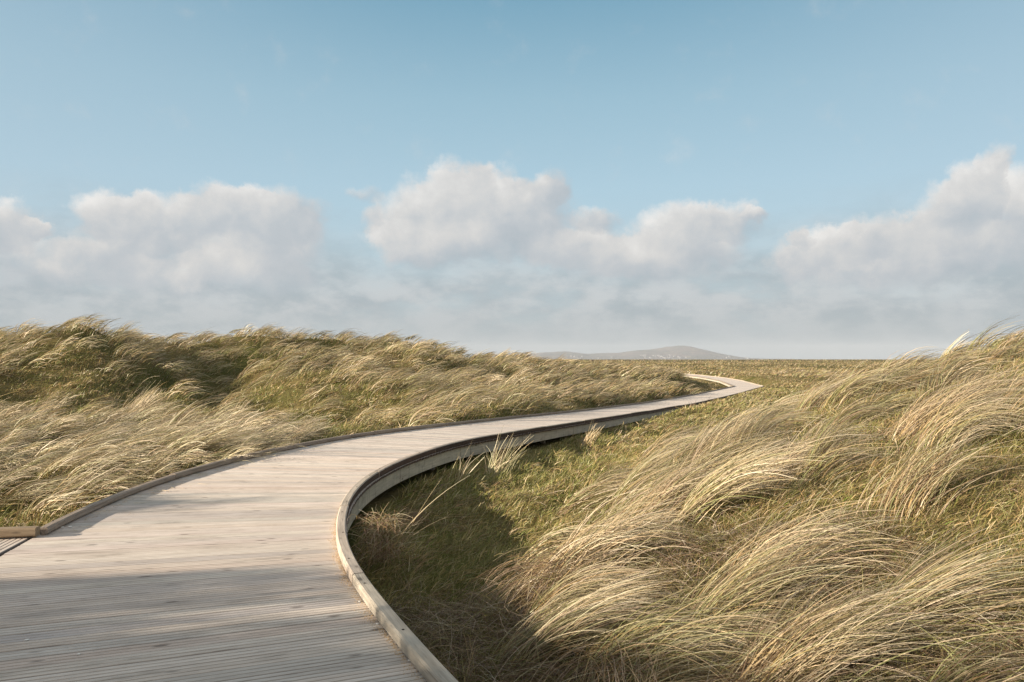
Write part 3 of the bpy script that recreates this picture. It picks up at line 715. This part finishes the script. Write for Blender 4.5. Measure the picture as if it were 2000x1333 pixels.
# the dune that runs on behind the camera carries the same grass
a = rg.uniform(0, 1, 260); cx = -8.5 - 10 * a + rg.normal(0, .5, 260); cy = rg.uniform(-6, 5.5, 260)
keep = (land(cx, cy) > .6); cx, cy = cx[keep], cy[keep]
parts.append(clumps(rg, cx, cy, 40, .2, .6, .02, 4, MT, MB))
tag(grass_obj('marram_grass', parts, M_grass), 'pale wind-combed marram in the dip beside the left-hand kerb', 'grass', kind='stuff')
rg = np.random.default_rng(13); parts = []
cx, cy = scatter_polar(rg, 60000, -43, 22, 17, 110, .6)
d = path_offset(cx, cy); keep = (d > 1.6) & (d < 98) & ~((d < 6.5) & (cy > 58)) | ((d >= 98) & (cx / cy < .22)); cx, cy = cx[keep], cy[keep]
mc = marram_cover(cx, cy, land(cx, cy)); gapn = fbm(cx / 2.6, cy / 3.6, 85, 3)
keep = rg.random(len(cx)) < mc * sst(gapn, -.20, .10) + .012; cx, cy = cx[keep], cy[keep]; rr = np.hypot(cx, cy)
k = poisson(rg, cx, cy, 0.48 + .013 * rr); cx, cy, rr = cx[k], cy[k], rr[k]
for lo, hi, per, wd, sg, Lm in [(0, 30, 84, .012, 5, .75), (30, 48, 70, .019, 4, .80), (48, 120, 52, .034, 4, .82)]:
    m = (rr >= lo) & (rr < hi)
    if m.any(): parts.append(clumps(rg, cx[m], cy[m], per, .15 + .0045 * rr[m], Lm, wd, sg, {'straw': 5, 'gold': 2.2, 'pale': 3, 'grey': 1.8, 'green': .8}, MB, lean=(.55, .15), droop=(1.70, .15), rise=.34))
tag(grass_obj('marram_grass', parts, M_grass), 'golden marram grass matted over the long left-hand dune', 'grass', kind='stuff')
print('left clumps', len(cx))
cx, cy = scatter_polar(rg, 30000, -3, 42, 34, 170, .5); d = path_offset(cx, cy); keep = ((d < -7 - 2 * fbm(cx / 3, cy / 5, 88, 2)) | (d > 98) | ((d > 7) & (cx / cy > .2))) & (cx < foot(cy) + 3) & (rg.random(len(cx)) < sst(fbm(cx / 6, cy / 11, 87, 3), -.3, .15)); cx, cy = cx[keep], cy[keep]; rr = np.hypot(cx, cy)
k = poisson(rg, cx, cy, .55 + .014 * rr); cx, cy, rr = cx[k], cy[k], rr[k]
p2 = []
for lo, hi, per, wd, Lm in [(0, 70, 34, .035, .6), (70, 180, 26, .08, .75)]:
    m = (rr >= lo) & (rr < hi)
    if m.any(): p2.append(clumps(rg, cx[m], cy[m], per, .2 + .005 * rr[m], Lm, wd, 3, {'gold': 4, 'straw': 3, 'pale': 1, 'grey': 1, 'brown': 1}, MB, lean=(.6, .15), droop=(1.68, .15), rise=.3))
tag(grass_obj('marram_grass', p2, M_grass), 'scattered tawny marram over the flat ground beyond the boardwalk bend', 'grass', kind='stuff')
parts = []
x, y = scatter_polar(rg, 120000, -43, 20, 18, 100, .4); d = path_offset(x, y); ok = ((d > 1.5) | (x / y < .2)) & ~((d > 0) & (d < 5) & (y > 57)); x, y = x[ok], y[ok]
mc = marram_cover(x, y, land(x, y)); ok = rg.random(len(x)) < mc; x, y = x[ok], y[ok]
parts.append(fuzz(rg, x, y, .26, .02, 2, {'gold': 1.0, 'olive': 3, 'brown': 3, 'dead': 1.5, 'moss': 2}))
tag(grass_obj('undergrowth', parts, M_grass), 'dark olive undergrowth between the tussocks of the left-hand dune', 'undergrowth', kind='stuff')

# short turf
rg = np.random.default_rng(14); parts = []
def turf(rg, x, y, Lm, wd, seg, mix_, flat=(.7, .35)):
    ok = ~on_deck(x, y); x, y = x[ok], y[ok]; N = len(x); z = land(x, y) - .01
    g = fbm(x / .8, y / .8, 91, 3); L = Lm * (1 + .5 * g) * rg.uniform(.5, 1.4, N)
    az = wind(x, y) + rg.normal(0, .9, N); th0 = np.abs(rg.normal(flat[0], flat[1], N)); th1 = th0 + np.abs(rg.normal(.7, .3, N))
    c = palette(rg, N, mix_); gg = sst(fbm(x / 1.6, y / 1.6, 93, 3), -.35, .35)[:, None]
    c = c * (1 - .45 * gg) + np.array(PAL['moss']) * rg.uniform(.7, 1.4, (N, 1)) * .45 * gg
    return blades(rg, np.c_[x, y, z], L, az, th0, th1, wd * rg.uniform(.7, 1.3, N), c * 1.3, c * 1.65, seg, daz=.4)
TM = {'olive': 4, 'moss': 3.5, 'gold': 1.6, 'brown': 1.6, 'straw': .9, 'bright': .25}
for n, a0, a1, r0, r1, L, wd, sg in [(110000, -24, 43, 2.2, 9, .11, .0045, 3), (110000, -14, 34, 8, 20, .13, .008, 2), (80000, -10, 30, 18, 60, .16, .02, 2), (45000, -42, -24, 6.5, 12, .16, .007, 3), (90000, -42, 6, 11, 34, .17, .014, 2)]:
    x, y = scatter_polar(rg, n, a0, a1, r0, r1, .5)
    parts.append(turf(rg, x, y, L, wd, sg, TM))
tag(grass_obj('turf_grass', parts, M_turf), 'short olive and mossy turf beside the boardwalk and in the dune slacks', 'turf', kind='stuff')
rg = np.random.default_rng(19); parts = []
for n_, a0, a1, r0, r1, L_, w_ in [(900, -20, 40, 3.2, 12, .26, .0045), (900, -12, 36, 11, 34, .30, .010), (900, -43, -3, 8, 34, .28, .010)]:
    cx, cy = scatter_polar(rg, n_, a0, a1, r0, r1, .8); d = path_offset(cx, cy); ok = ((d < -1.6) | (d > 1.7)) & (marram_cover(cx, cy, land(cx, cy)) < .6) & ~on_deck(cx, cy); cx, cy = cx[ok], cy[ok]
    k = poisson(rg, cx, cy, np.full(len(cx), .28)); cx, cy = cx[k], cy[k]
    parts.append(clumps(rg, cx, cy, rg.integers(12, 60, len(cx)), .07, L_, w_, 4, {'straw': 2, 'gold': 3, 'brown': 2, 'olive': 3, 'grey': 1}, {'olive': 3, 'brown': 2, 'gold': 1}, lean=(.8, .3), droop=(1.8, .3), azj=.5, caz_j=.9, rise=.05))
tag(grass_obj('rough_grass', parts, M_grass), 'small olive and brown tufts dotted through the low turf', 'grass', kind='stuff')
# dead tangled litter in the hollow beside the near kerb
rg = np.random.default_rng(15)
x, y = scatter_polar(rg, 30000, -16, 43, 2.2, 6.6, .6); ok = (x < foot(y) + 2.6) & ~on_deck(x, y); x, y = x[ok], y[ok]; N = len(x)
v = blades(rg, np.c_[x, y, land(x, y) + rg.uniform(0, .06, N)], rg.uniform(.12, .5, N), rg.uniform(0, 6.28, N), np.abs(rg.normal(.9, .4, N)), rg.normal(1.75, .3, N), rg.uniform(.003, .005, N), palette(rg, N, {'dead': 3, 'brown': 3, 'grey': 1, 'olive': 3}), palette(rg, N, {'dead': 2, 'brown': 3, 'grey': 3, 'olive': 3, 'straw': 1}), 5, daz=.9)
tag(grass_obj('grass_litter', [v], M_grass), 'dark tangle of dead grass in the shaded hollow by the near kerb', 'dead grass', kind='stuff')
# rough grass and scrub on the plain, out to the horizon
rg = np.random.default_rng(16); parts = []
for n, a0, a1, r0, r1, pw, Lm, wd, mx in [(130000, -2, 40, 36, 130, .3, .45, .045, {'gold': 4, 'straw': 2.5, 'olive': 3, 'brown': 2, 'moss': 1}), (120000, -6, 40, 110, 480, .2, .6, .13, {'gold': 4, 'straw': 2, 'olive': 3, 'brown': 2.5}), (40000, -8, 40, 420, 2600, 0, 1.1, .5, {'olive': 4, 'brown': 3, 'gold': 1, 'dead': 2})]:
    x, y = scatter_polar(rg, n, a0, a1, r0, r1, pw); g = fbm(x / (r0 * .06), y / (r0 * .12), 95, 3); d = path_offset(x, y); ok = (rg.random(n) < sst(g, -.5, .3)) & (np.abs(d) > 1.8); x, y, d = x[ok], y[ok], d[ok]; N = len(x); lowf = np.where(((d < 0) & (d > -8) & (y < 110)) | ((d > 0) & (d < 9) & (y > 55)), .35, 1.0)
    parts.append(blades(rg, np.c_[x, y, land(x, y)], lowf * Lm * rg.uniform(.5, 1.3, N), wind(x, y) + rg.normal(0, .5, N), np.abs(rg.normal(.5, .3, N)), rg.normal(1.5, .3, N), wd * rg.uniform(.6, 1.4, N), palette(rg, N, MB) * .8, palette(rg, N, mx) * (1 + .75 * fbm(x / (r0 * .10), y / (r0 * .30), 96, 3))[:, None] * .95, 3))
tag(grass_obj('rough_grass', parts, M_grass), 'tawny rough grass across the flat plain toward the horizon', 'grass', kind='stuff')

# bits of straw blown onto the boards along the left kerb
rg = np.random.default_rng(20); N = 260
so = rg.uniform(s_c + .1, s_c + 9, N); oo = WID / 2 - .09 - np.abs(rg.normal(0, .16, N)); q = at_s(so, 0) + (at_s(so, 1) - at_s(so, 0)) * oo[:, None]
v = blades(rg, np.c_[q, np.full(N, .006)], rg.uniform(.04, .22, N), rg.uniform(0, 6.28, N), np.full(N, 1.50), np.full(N, 1.60), rg.uniform(.003, .005, N), palette(rg, N, {'straw': 3, 'gold': 2, 'grey': 2}), palette(rg, N, {'straw': 3, 'pale': 2, 'grey': 2}), 3, daz=.5)
tag(grass_obj('grass_litter', [v], M_grass), 'loose bits of straw on the boards along the left-hand kerb', 'dead grass', kind='stuff')

# ------------------------------------------------------------------ single tussocks that stand out
def tussock(label, X, Y, n, L, spread, lean, droop, mixt, mixb, width=.005, azm=None, skirt=0, seg=8, group=None, mound=0.0, daz=.25, azs=.3, skaz=R(-125), skmix={'brown': 3, 'dead': 1.5, 'grey': 3, 'straw': 1.5}, cat='grass tussock', name='marram_tussock'):
    rg = np.random.default_rng(int(abs(X * 977 + Y * 1311)) + n)
    z0 = float(land([X], [Y])[0])
    az0 = float(wind(np.array([X]), np.array([Y]))[0]) if azm is None else azm
    x = X + rg.normal(0, spread, n); y = Y + rg.normal(0, spread, n)
    rz = land(x, y) + mound * np.exp(-((x - X) ** 2 + (y - Y) ** 2) / (2 * (spread * 1.3) ** 2)) - .02
    th0 = np.abs(rg.normal(lean, .2, n)); th1 = np.maximum(th0 + .1, rg.normal(droop, .22, n))
    p = [blades(rg, np.c_[x, y, rz], L * rg.uniform(.55, 1.2, n), az0 + rg.normal(0, azs, n), th0, th1, width * rg.uniform(.7, 1.35, n), palette(rg, n, mixb), palette(rg, n, mixt), seg, p=.85, daz=daz)]
    if skirt:                                     # dead leaves hanging round the foot
        a = rg.normal(skaz, .42, skirt); x = X + rg.normal(0, spread * .8, skirt); y = Y + rg.normal(0, spread * .8, skirt)
        zz = land(x, y) + mound * rg.uniform(.2, 1.1, skirt)
        p.append(blades(rg, np.c_[x, y, zz], L * rg.uniform(.45, 1.0, skirt), a, rg.normal(.75, .22, skirt), rg.normal(2.55, .22, skirt), width * rg.uniform(.6, 1.1, skirt), palette(rg, skirt, {'brown': 3, 'gold': 2, 'olive': 1}), palette(rg, skirt, skmix), seg, p=.75, daz=.25))
    o = grass_obj(name, p, M_grass, loc=(X, Y, z0), shift=(X, Y, z0))
    return tag(o, label, cat, group)
GR_ = {'green': 3, 'straw': 3, 'pale': 3}; GB = {'olive': 2, 'green': 3, 'gold': 1, 'brown': 1}
ST = {'pale': 4, 'straw': 4, 'grey': 2, 'green': 1}; SB = {'straw': 3, 'gold': 2, 'brown': 2, 'green': 1}
G1 = 'tussocks on the right-hand dune'
tussock('big straw tussock with hanging brown leaves on the edge of the shaded hollow', .42, 6.35, 420, .85, .2, .35, 1.6, ST, SB, skirt=330, mound=.26, skaz=R(-140), group=G1)
tussock('green-topped tussock drooping over a dark skirt, nearest the bottom of the hollow', .62, 4.75, 380, .85, .17, .55, 1.95, GR_, GB, skirt=300, mound=.24, skaz=R(-100), group=G1)
tussock('sparse tuft of thick arching blades in the shade nearest the kerb bend', -.22, 4.25, 26, .75, .10, .5, 1.9, {'straw': 3, 'pale': 2, 'green': 2}, {'olive': 2, 'green': 1}, width=.0065, azs=.22, group=G1)
tussock('long swept tussock fanning to the right in the middle of the foreground', 1.30, 4.30, 520, 1.15, .16, .55, 1.72, GR_, SB, skirt=150, mound=.15, azm=R(12), azs=.26, group=G1)
tussock('brown tussock spilling stalks toward the viewer at the bottom edge', 1.15, 3.75, 260, .9, .14, .6, 1.9, {'grey': 3, 'straw': 2, 'brown': 2}, {'brown': 3, 'dead': 2, 'gold': 1}, azm=R(-38), azs=.35, skirt=160, mound=.1, group=G1)
tussock('open tuft with a few green V-shaped blades in the bottom right corner', 2.38, 4.0, 22, .62, .05, .35, 1.35, {'green': 3, 'straw': 2}, {'green': 3, 'olive': 1}, width=.006, azs=1.0, group=G1)
tussock('straw tussock arching right above the long swept one', 1.75, 5.6, 330, .95, .16, .45, 1.75, ST, SB, group=G1, mound=.1)
tussock('flattened pale tussock with a dark gap under its tips, mid slope', 1.15, 7.3, 480, 1.1, .2, .6, 1.65, ST, SB, group=G1, mound=.15, azm=R(14))
tussock('pale comb-like tussock curving over a green patch high on the slope', 4.0, 7.9, 420, .95, .18, .5, 1.62, ST, SB, group=G1, mound=.12, azm=R(8), azs=.2)
tussock('green and straw tussock arching from a bare stem base at right', 3.0, 6.1, 300, .95, .14, .35, 1.6, GR_, SB, group=G1, mound=.08, azm=R(18), azs=.24)
tussock('tall tussock leaning up the crest at the right edge', 5.1, 8.9, 360, .85, .2, .5, 1.68, ST, SB, group=G1, mound=.1, azm=R(22))
tussock('windswept tussock on the dune shoulder nearest the far boardwalk', 2.3, 9.6, 380, 1.0, .22, .4, 1.5, ST, SB, group=G1, mound=.1, azm=R(20))
tussock('pink-grey flattened tussock across the middle of the slope', 2.2, 7.4, 380, 1.0, .2, .6, 1.65, {'grey': 4, 'pale': 3, 'straw': 1}, SB, group=G1, mound=.12)
G2 = 'tufts in the turf beside the boardwalk'
tussock('root-bound clod with dry blades on top, pressed against the kerb bend', -1.24, 7.72, 150, .34, .15, .7, 1.6, {'straw': 3, 'pale': 2, 'green': 1}, {'straw': 2, 'olive': 2}, skirt=560, mound=.46, azs=1.6, skaz=R(-95), skmix={'russet': 4, 'brown': 2, 'grey': 1.5}, group=G2)
tussock('three long pale stalks leaning right out of the root-bound clod', -1.15, 7.6, 7, .95, .035, .62, .72, {'pale': 3, 'straw': 2}, {'straw': 2, 'gold': 1}, width=.009, azs=.12, daz=.05, group=G2, mound=.25, cat='grass stalks', name='grass_stalks')
tussock('small dark root clod under the fascia behind the kerb bend', -1.12, 9.6, 30, .3, .10, .9, 2.0, {'dead': 3, 'brown': 2}, {'dead': 2, 'brown': 2}, skirt=260, mound=.2, azs=1.5, skmix={'russet': 4, 'dead': 2}, group=G2)
tussock('thin upright tuft of pale stalks in shade close to the fascia', -.86, 12.4, 16, .72, .05, .28, .75, {'pale': 2, 'straw': 2, 'green': 1}, {'straw': 2, 'green': 1}, width=.012, azs=.7, group=G2)
tussock('upright straw tuft with broken leaves on the edge of the boardwalk shadow', -.25, 13.4, 70, .85, .10, .35, .85, {'pale': 3, 'straw': 3, 'green': 1}, {'straw': 2, 'green': 2}, width=.012, azs=.9, group=G2)
tussock('small straw tuft standing against the fascia further along', 1.75, 18.4, 40, .62, .09, .35, .8, {'straw': 3, 'pale': 1, 'gold': 1}, {'straw': 2, 'gold': 2}, width=.015, azs=.6, group=G2)
tussock('bent double stalk arching alone over the shaded hollow', -.62, 5.75, 3, .72, .015, .12, 2.3, {'straw': 2, 'gold': 1}, {'gold': 1, 'straw': 1}, width=.006, azs=.4, daz=.1, group=G2, cat='grass stalks', name='grass_stalks')
tussock('reddish dead stems beside the far fascia', 8.35, 37.2, 40, .5, .25, .3, .7, {'brown': 3, 'grey': 1, 'dead': 2}, {'brown': 2, 'dead': 2}, width=.022, azs=1.5, group=G2)
G3 = 'tussocks left of the boardwalk'
tussock('arching dark tuft in the hollow behind the side deck', -4.95, 8.5, 60, .8, .10, .6, 2.0, {'straw': 2, 'olive': 2, 'grey': 2}, {'olive': 3, 'brown': 2}, width=.006, group=G3)
tussock('dry straw tuft flopping over the left kerb', -4.55, 9.4, 130, .55, .15, .8, 1.8, {'straw': 4, 'gold': 2, 'pale': 2}, {'gold': 2, 'straw': 2}, width=.006, azm=R(-8), group=G3)
tussock('tiny straw tuft sprouting at the corner of the two kerbs', -4.42, 7.34, 22, .34, .03, .4, 1.1, {'straw': 3, 'gold': 2}, {'gold': 2, 'straw': 1}, azs=1.4, group=G3)
tussock('orange-stemmed tuft bending to the kerb along its straight stretch', -4.7, 10.5, 110, .75, .14, .6, 1.8, {'straw': 3, 'gold': 3, 'pale': 1}, {'gold': 3, 'brown': 2}, width=.007, azm=R(-4), group=G3)
tussock('tall feathery tussock leaning alone in front of the dark gully', -10.2, 21.0, 170, 1.25, .2, .5, .95, {'pale': 2, 'straw': 4, 'grey': 1}, {'straw': 2, 'gold': 1}, width=.013, azs=.3, group=G3)
tussock('curved tussock standing at the left edge below the dune', -13.2, 22.2, 130, 1.1, .2, .4, 1.3, {'pale': 2, 'straw': 4, 'green': 1}, {'straw': 2, 'olive': 1}, width=.014, group=G3)
tussock('pair-leaved tussock halfway between the dune gully and the left edge', -11.6, 24.5, 130, 1.1, .22, .45, 1.15, {'straw': 4, 'gold': 1, 'pale': 1}, {'straw': 2, 'olive': 1}, width=.015, group=G3)
tussock('small pale tuft on the green bank below the spur', -8.1, 23.4, 45, .7, .1, .35, .9, {'pale': 3, 'straw': 2}, {'straw': 2, 'olive': 1}, width=.014, group=G3)

# ------------------------------------------------------------------ sand and shells on the boards
rg = np.random.default_rng(17); V, Fs = [], []
for s in np.arange(s_c - 6, s_c + 3.2, .035):
    wv = .016 + .035 * max(0, fbm(np.array([s / .45]), np.array([.3]), 55, 3)[0] + .35)
    for q in range(16):
        o = -WID / 2 + KW + abs(rg.normal(0, wv)); p = at_s(s + rg.uniform(-.02, .02), o); r = rg.uniform(.0025, .006); b0 = len(V); zt = rg.uniform(.002, .006)
        k = 5; ph = rg.uniform(0, 6)
        for i in range(k): V.append((p[0] + r * math.cos(ph + i * 1.2566), p[1] + r * .8 * math.sin(ph + i * 1.2566), -.004))
        V.append((p[0], p[1], zt))
        for i in range(k): Fs.append((b0 + i, b0 + (i + 1) % k, b0 + k))
tag(mesh_obj('sand', V, np.array(Fs), M_sand), 'orange sand and grit gathered along the foot of the near kerb', 'sand', kind='stuff')
def shell(label, px, py, size):
    X, Y = from_px(px, py, 0.0); rg = np.random.default_rng(int(px * 7 + py)); V = [(0, 0, size * .42)]; Fs = []; k = 14
    for ring, (rr_, h) in enumerate(((.45, .36), (.85, .18), (1.0, .0))):
        for i in range(k):
            a = 2 * math.pi * i / k; q = size * rr_ * (1 + (.06 if i % 2 else -.02)) * (1.15 if math.sin(a) > 0 else .8)
            V.append((q * math.cos(a), q * math.sin(a) * .85, size * h * (1 + (.15 if i % 2 else 0))))
    for i in range(k):
        j = (i + 1) % k; Fs.append((0, 1 + i, 1 + j))
        for r_ in (0, 1): Fs.append((1 + r_ * k + i, 1 + (r_ + 1) * k + i, 1 + (r_ + 1) * k + j, 1 + r_ * k + j))
    o = mesh_obj('shell', V, Fs, M_shell, loc=(X, Y, .003)); o.rotation_euler = (0, 0, rg.uniform(0, 6)); tag(o, label, 'shell', 'white shells on the boards')
for lb, px, py, sz in [('white shell nearest the corner of the left kerb, one of a close pair', 122, 1031, .017), ('white shell on the boards, right-hand one of the pair by the kerb corner', 137, 1030, .019),
                       ('white shell tucked against the left kerb under the straw', 171, 1001, .018), ('white shell just beside the one tucked under the straw at the left kerb', 178, 1000, .014),
                       ('pale shell in the sand beside the near kerb, low in the photo', 802, 1291, .013), ('tiny pale shell beside the kerb below the sharpest bend', 737, 1220, .010),
                       ('tiny pale shell beside the kerb where its inner face turns bright', 702, 1176, .010), ('small pale fragment on the shaded boards left of centre', 153, 1279, .010),
                       ('small pale fragment alone on the shaded boards near the left edge', 52, 1251, .012)]:
    shell(lb, px, py, sz)

# ------------------------------------------------------------------ far hill with a village at its foot
prof = np.array([(980, 697), (1040, 692), (1065, 688), (1110, 686.5), (1150, 691), (1200, 689.5), (1240, 684), (1262, 683), (1285, 680.5), (1310, 676), (1328, 674), (1340, 675), (1352, 679), (1385, 689), (1420, 695), (1460, 699), (1500, 701), (1580, 703)])
HX = np.arange(950, 1620, 4.0); hh = np.interp(HX, prof[:, 0], prof[:, 1]); hh = np.convolve(np.pad(hh, 2, 'edge'), np.array([1, 2, 3, 2, 1]) / 9, 'valid') + 1.3 * fbm(HX / 22, HX * 0, 105, 3)
HY = np.linspace(5300, 7400, 40); V = []
for yq in HY:
    f = sst(np.array([yq]), 5300, 6600)[0] * (1 - sst(np.array([yq]), 6700, 7400)[0])
    xw = (HX - 1000) / F * 6600
    top = (702 - hh) / F * 6600 + 1.6
    base = 26 * f
    zq = top * f ** 1.25 + (14 * fbm(xw / 320, np.full_like(xw, yq / 320), 101, 4) * f * (1 - .6 * f)) - 3
    V += [(a, yq, c) for a, c in zip(xw, zq)]
nx, ny = len(HX), len(HY); i, j = np.meshgrid(np.arange(ny - 1), np.arange(nx - 1), indexing='ij')
hf = np.stack([i * nx + j, i * nx + j + 1, (i + 1) * nx + j + 1, (i + 1) * nx + j], -1).reshape(-1, 4)
hillv = np.array(V); tag(mesh_obj('hill', hillv, hf, M_hill, smooth_=True), kind='structure')
def hill_z(x, y):
    k = np.argmin((hillv[:, 0] - x) ** 2 + (hillv[:, 1] - y) ** 2); return float(hillv[k, 2])
rg = np.random.default_rng(18)
def house_mesh(name, w, d, h, rh):
    V = [(-w, -d, -3), (w, -d, -3), (w, d, -3), (-w, d, -3), (-w, -d, h), (w, -d, h), (w, d, h), (-w, d, h), (-w, 0, h + rh), (w, 0, h + rh)]
    Fs = [(0, 1, 5, 4), (1, 2, 6, 9, 5), (2, 3, 7, 6), (3, 0, 4, 8, 7), (4, 5, 9, 8), (6, 7, 8, 9)]
    o = mesh_obj(name, V, Fs, [M_house, M_slate], midx=[0, 0, 0, 0, 1, 1]); return o
proto = None; GH = 'white houses at the foot of the far hill'
xs = np.r_[rg.uniform(1252, 1312, 26), rg.uniform(1300, 1345, 6), rg.uniform(1112, 1140, 7), [1420, 1424, 1456, 1459, 1462, 1170, 1195]]
for px in xs:
    yq = rg.uniform(5650, 5950); xw = (px - 1000) / F * yq
    if proto is None: proto = house_mesh('house', 5.5, 3.8, 4.5, 2.6); o = proto
    else: o = proto.copy(); COL.objects.link(o)
    o.location = (xw, yq, hill_z(xw, yq)); o.rotation_euler = (0, 0, rg.uniform(-.5, .5)); k = rg.uniform(.8, 1.25); o.scale = (k * rg.uniform(.8, 1.4), k, k)
    tag(o, 'tiny white house in the village at the foot of the far hill', 'house', GH)

# ------------------------------------------------------------------ sea air between here and the hill
hz = bpy.data.materials.new('sea_haze'); hz.use_nodes = True; n = NT(hz.node_tree); n.n.clear()
o_ = n.new('ShaderNodeOutputMaterial'); pv = n.new('ShaderNodeVolumePrincipled'); n.l.new(pv.outputs[0], o_.inputs['Volume'])
pv.inputs['Color'].default_value = (.80, .86, .95, 1); pv.inputs['Density'].default_value = 0.95e-4; pv.inputs['Anisotropy'].default_value = 0.0
x0, x1, y0, y1, z0, z1 = -7000, 7000, -6600, 7600, -6, 130
V = [(x, y, z) for z in (z0, z1) for x, y in ((x0, y0), (x1, y0), (x1, y1), (x0, y1))]
tag(mesh_obj('haze', V, [(3, 2, 1, 0), (4, 5, 6, 7), (0, 1, 5, 4), (1, 2, 6, 5), (2, 3, 7, 6), (3, 0, 4, 7)], hz), 'thin pale sea haze over the whole plain', 'haze', kind='stuff')
